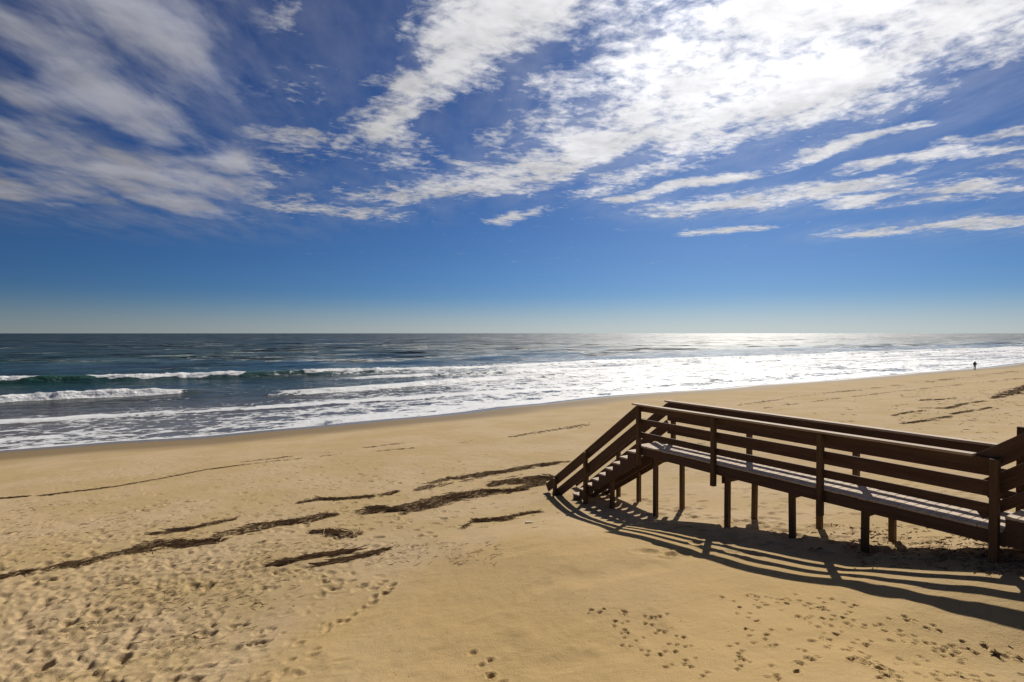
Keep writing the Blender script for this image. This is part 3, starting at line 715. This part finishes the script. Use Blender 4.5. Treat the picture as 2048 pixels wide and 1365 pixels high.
wrack(N, [[(1786, 832, .05), (1826, 824, .22), (1850, 822, .05)]], "short dash of reeds, leftmost of the dark streaks beyond the far railing", 260, stick_w=.006, thick=.08, seed=14)
wrack(N, [[(1838, 817, .1), (1895, 818, .25), (1930, 808, .2), (1970, 803, .12)]], "flat streak of reeds in the middle of the far right group", 700, stick_w=.006, thick=.09, seed=15)
wrack(N, [[(1805, 848, .05), (1854, 842, .22), (1901, 833, .15)]], "longest low streak of reeds just above the far railing", 450, stick_w=.006, thick=.08, seed=16)
wrack(N, [[(1905, 829, .06), (1935, 824, .25), (1982, 816, .06)]], "slim streak of reeds right of the longest low one", 400, stick_w=.006, thick=.08, seed=17)
wrack(N, [[(1838, 802, .1), (1880, 800, .18), (1912, 797, .08)]], "small faint streak of reeds farthest back beyond the railing", 260, stick_w=.006, thick=.08, seed=18)
wrack(N, [[(1984, 1300, .02), (2000, 1303, .04), (2022, 1304, .05), (2060, 1300, .05)], [(1986, 1308, .02), (2005, 1318, .03)], [(2036, 1318, .03), (2060, 1330, .04)]], "dark clump of weed in the sand at the lower right corner", 260, thick=.05, ln=(.03, .10), spread=1.0, seed=19)
# the thin tide lines and the loose litter
wrack("tide_line_debris", [[(-100, 1006, .05), (0, 998, .06), (93, 991, .06), (218, 976, .08), (311, 960, .06), (414, 940, .06), (480, 931, .04)]], "thin brown line of weed left by the tide on the left of the beach", 1700, kind='stuff', thick=.03, stick_w=.006, ln=(.05, .25), gate=(.12, .34), seed=30)
wrack("tide_line_debris", [[(470, 932, .10), (670, 910, .14), (837, 896, .16), (1007, 877, .20), (1120, 859, .5), (1206, 845, .5), (1290, 838, .2)], [(480, 925, .2), (700, 900, .2), (820, 885, .2)]], "broken specks of weed along the tide line behind the stairs", 1500, kind='stuff', thick=.022, stick_w=.007, ln=(.04, .2), gate=(.40, .66), spread=.7, gfreq=.9, seed=32)
wrack("tide_line_debris", [[(1470, 812, .4), (1621, 790, .5), (1724, 780, .5), (1843, 766, .8), (1946, 753, 1.2), (2045, 742, 1.2)], [(1520, 818, .2), (1640, 802, .3), (1790, 784, .4), (1900, 772, .6), (2048, 757, 1.0)], [(1600, 815, .2), (1760, 800, .3), (1900, 788, .4)]], "thin dark weed lines running away to the right behind the boardwalk", 3000, kind='stuff', thick=.03, stick_w=.008, ln=(.08, .4), gate=(.42, .70), spread=.7, gfreq=.55, seed=31)
def litter(name, n, boxes, ln, w, label, seed):
    r = random.Random(seed); vs, fs = [], []
    for k in range(n):
        x0, x1, y0, y1 = boxes[k % len(boxes)]; v, u = hit(r.uniform(x0, x1), r.uniform(y0, y1)); random.seed(r.random())
        for j in range(r.choice((1, 1, 1, 2, 4))):
            a, b_ = v + r.gauss(0, .05), u + r.gauss(0, .05)
            sticks(vs, fs, (a, b_, ground(a, b_)), r.gauss(.25, .7), r.uniform(*ln), w * r.uniform(.6, 1.6), .004, r.gauss(0, .12))
    me = bpy.data.meshes.new(name); me.from_pydata(vs, [], fs); me.update()
    return tag(link(name, me, M_REED), label, kind='stuff')
litter("reed_litter", 1500, [(0, 700, 1010, 1130), (480, 1000, 1080, 1130), (200, 600, 1120, 1220), (500, 1120, 930, 1060), (0, 400, 1000, 1080), (60, 500, 1150, 1300)], (.03, .17), .003, "loose straws and bits of reed scattered over the sand", 40)
litter("twig_litter", 620, [(1850, 2048, 1062, 1125), (1700, 2048, 1080, 1140), (1960, 2048, 1090, 1150), (1600, 1900, 1050, 1110)], (.03, .12), .006, "dark twigs and rooty bits strewn under the landward end of the boardwalk", 41)
litter("weed_litter", 320, [(1290, 2048, 790, 900), (1780, 2048, 775, 850)], (.1, .5), .007, "dark specks of weed on the beach beyond the boardwalk", 42)

# a pale wedge of scrap wood
random.seed(3)
cv, cu = hit(1060, 1046)
L, wd, th = .22, .085, .035
pr = [(-L / 2, -wd / 2), (L * .18, -wd / 2), (L / 2, -wd * .12), (L * .47, wd * .1), (L * .15, wd / 2), (-L / 2, wd / 2)]
bm = bmesh.new(); lo_ = [bm.verts.new((x, y, 0)) for (x, y) in pr]; hi_ = [bm.verts.new((x * .97, y * .92, th * (1 if x < .05 else .55))) for (x, y) in pr]
bm.faces.new(lo_[::-1]); bm.faces.new(hi_)
for i in range(len(pr)): bm.faces.new((lo_[i], lo_[(i + 1) % len(pr)], hi_[(i + 1) % len(pr)], hi_[i]))
bmesh.ops.bevel(bm, geom=bm.edges[:], offset=.004, segments=1, affect='EDGES')
me = bpy.data.meshes.new("wood_scrap"); bm.to_mesh(me); bm.free()
M_PALE = wood_material("pale_scrap_wood", (.62, .55, .38, 1), (.70, .62, .44, 1), (.45, .36, .22, 1))
ws = link("wood_scrap", me, M_PALE); ws.location = (cv, cu, ground(cv, cu) - .004); ws.rotation_euler = (0.02, 0, -YAW + .12)
tag(ws, "small pale pointed piece of scrap wood lying on the smooth sand", "wood")


# ------------------------------------------------------------------ the walker
def flat_mat(name, col, rough=.8):
    m, T, b = new_mat(name); pos = T.node('ShaderNodeTexCoord').outputs['Object']
    n = T.noise(pos, 14, 4, .6)
    c = T.mix(T.rng(n, .3, .7), tuple(x * .8 for x in col) + (1,), tuple(min(1, x * 1.2) for x in col) + (1,))
    T.l.new(c, b.inputs['Base Color']); b.inputs['Roughness'].default_value = rough; return m
def skin(name, pts, edges, radii, root=0, sub=1):
    me = bpy.data.meshes.new(name); me.from_pydata(pts, edges, []); o = bpy.data.objects.new(name, me); COL.objects.link(o)
    o.modifiers.new('s', 'SKIN'); sb = o.modifiers.new('d', 'SUBSURF'); sb.levels = sub; sb.render_levels = sub
    for i, r in enumerate(radii): me.skin_vertices[0].data[i].radius = r if isinstance(r, tuple) else (r, r)
    for i in range(len(pts)): me.skin_vertices[0].data[i].use_root = (i == root)
    dg = bpy.context.evaluated_depsgraph_get(); ev = o.evaluated_get(dg); res = bpy.data.meshes.new_from_object(ev)
    bpy.data.objects.remove(o); bpy.data.meshes.remove(me); return res
# pose: walking along the water's edge, head bent forward, hands in front; local +x is where the walker heads
pts = [(0, 0, .92), (.01, 0, 1.08), (.04, 0, 1.26), (.08, 0, 1.40), (.13, 0, 1.50), (.17, 0, 1.58), (.19, 0, 1.66),        # 0-6 spine, neck, head
       (.0, .09, .88), (.07, .10, .50), (.02, .10, .09), (.13, .10, .04),                                                     # 7-10 leg
       (.0, -.09, .88), (-.01, -.10, .49), (-.17, -.10, .11), (-.08, -.10, .04),                                              # 11-14
       (.07, .18, 1.37), (.06, .23, 1.10), (.24, .17, .98), (.32, .14, .99), (.37, .12, 1.00), (.36, .15, .96),               # 15-20 arm, hand, fingers
       (.07, -.18, 1.37), (.03, -.23, 1.10), (.20, -.18, .96), (.28, -.15, .96), (.33, -.13, .97), (.32, -.16, .93)]
eds = [(0, 1), (1, 2), (2, 3), (3, 4), (4, 5), (5, 6), (0, 7), (7, 8), (8, 9), (9, 10), (0, 11), (11, 12), (12, 13), (13, 14), (3, 15), (15, 16), (16, 17), (17, 18), (18, 19), (18, 20), (3, 21), (21, 22), (22, 23), (23, 24), (24, 25), (24, 26)]
rad = [(.15, .13), (.15, .13), (.17, .14), (.15, .12), .065, .10, .085, .095, .065, .05, .035, .095, .065, .05, .035, .075, .055, .042, .035, .016, .016, .075, .055, .042, .035, .016, .016]
body = skin("person", pts, eds, rad)
mats = [flat_mat("dark_jacket", (.018, .020, .022)), flat_mat("brown_trousers", (.060, .036, .028)), flat_mat("skin", (.42, .26, .18), .6), flat_mat("dark_hair", (.02, .016, .012))]
for m_ in mats: body.materials.append(m_)
for p in body.polygons:
    c = p.center; p.use_smooth = True
    p.material_index = 1 if c.z < .93 and c.x < .2 else 0
    if c.z > 1.50: p.material_index = 3 if (c.x < .20 or c.z > 1.66) else 2
    elif c.x > .27 and c.z > .9: p.material_index = 2
person = bpy.data.objects.new("person", body); COL.objects.link(person)
r = ray(1949.5, 741.2); t = 90.0
while CAM_H + r.z * t > max(.02, float(base_z(np.array(r.x * t), np.array(r.y * t)))): t += .1
pv, pu = r.x * t, r.y * t
person.location = (pv, pu, float(base_z(np.array(pv), np.array(pu))) + .0); person.rotation_euler = (0, 0, math.radians(8))
print("PERSON at", pv, pu)
tag(person, "person in a dark jacket and brown trousers standing bent at the water's edge", "person")
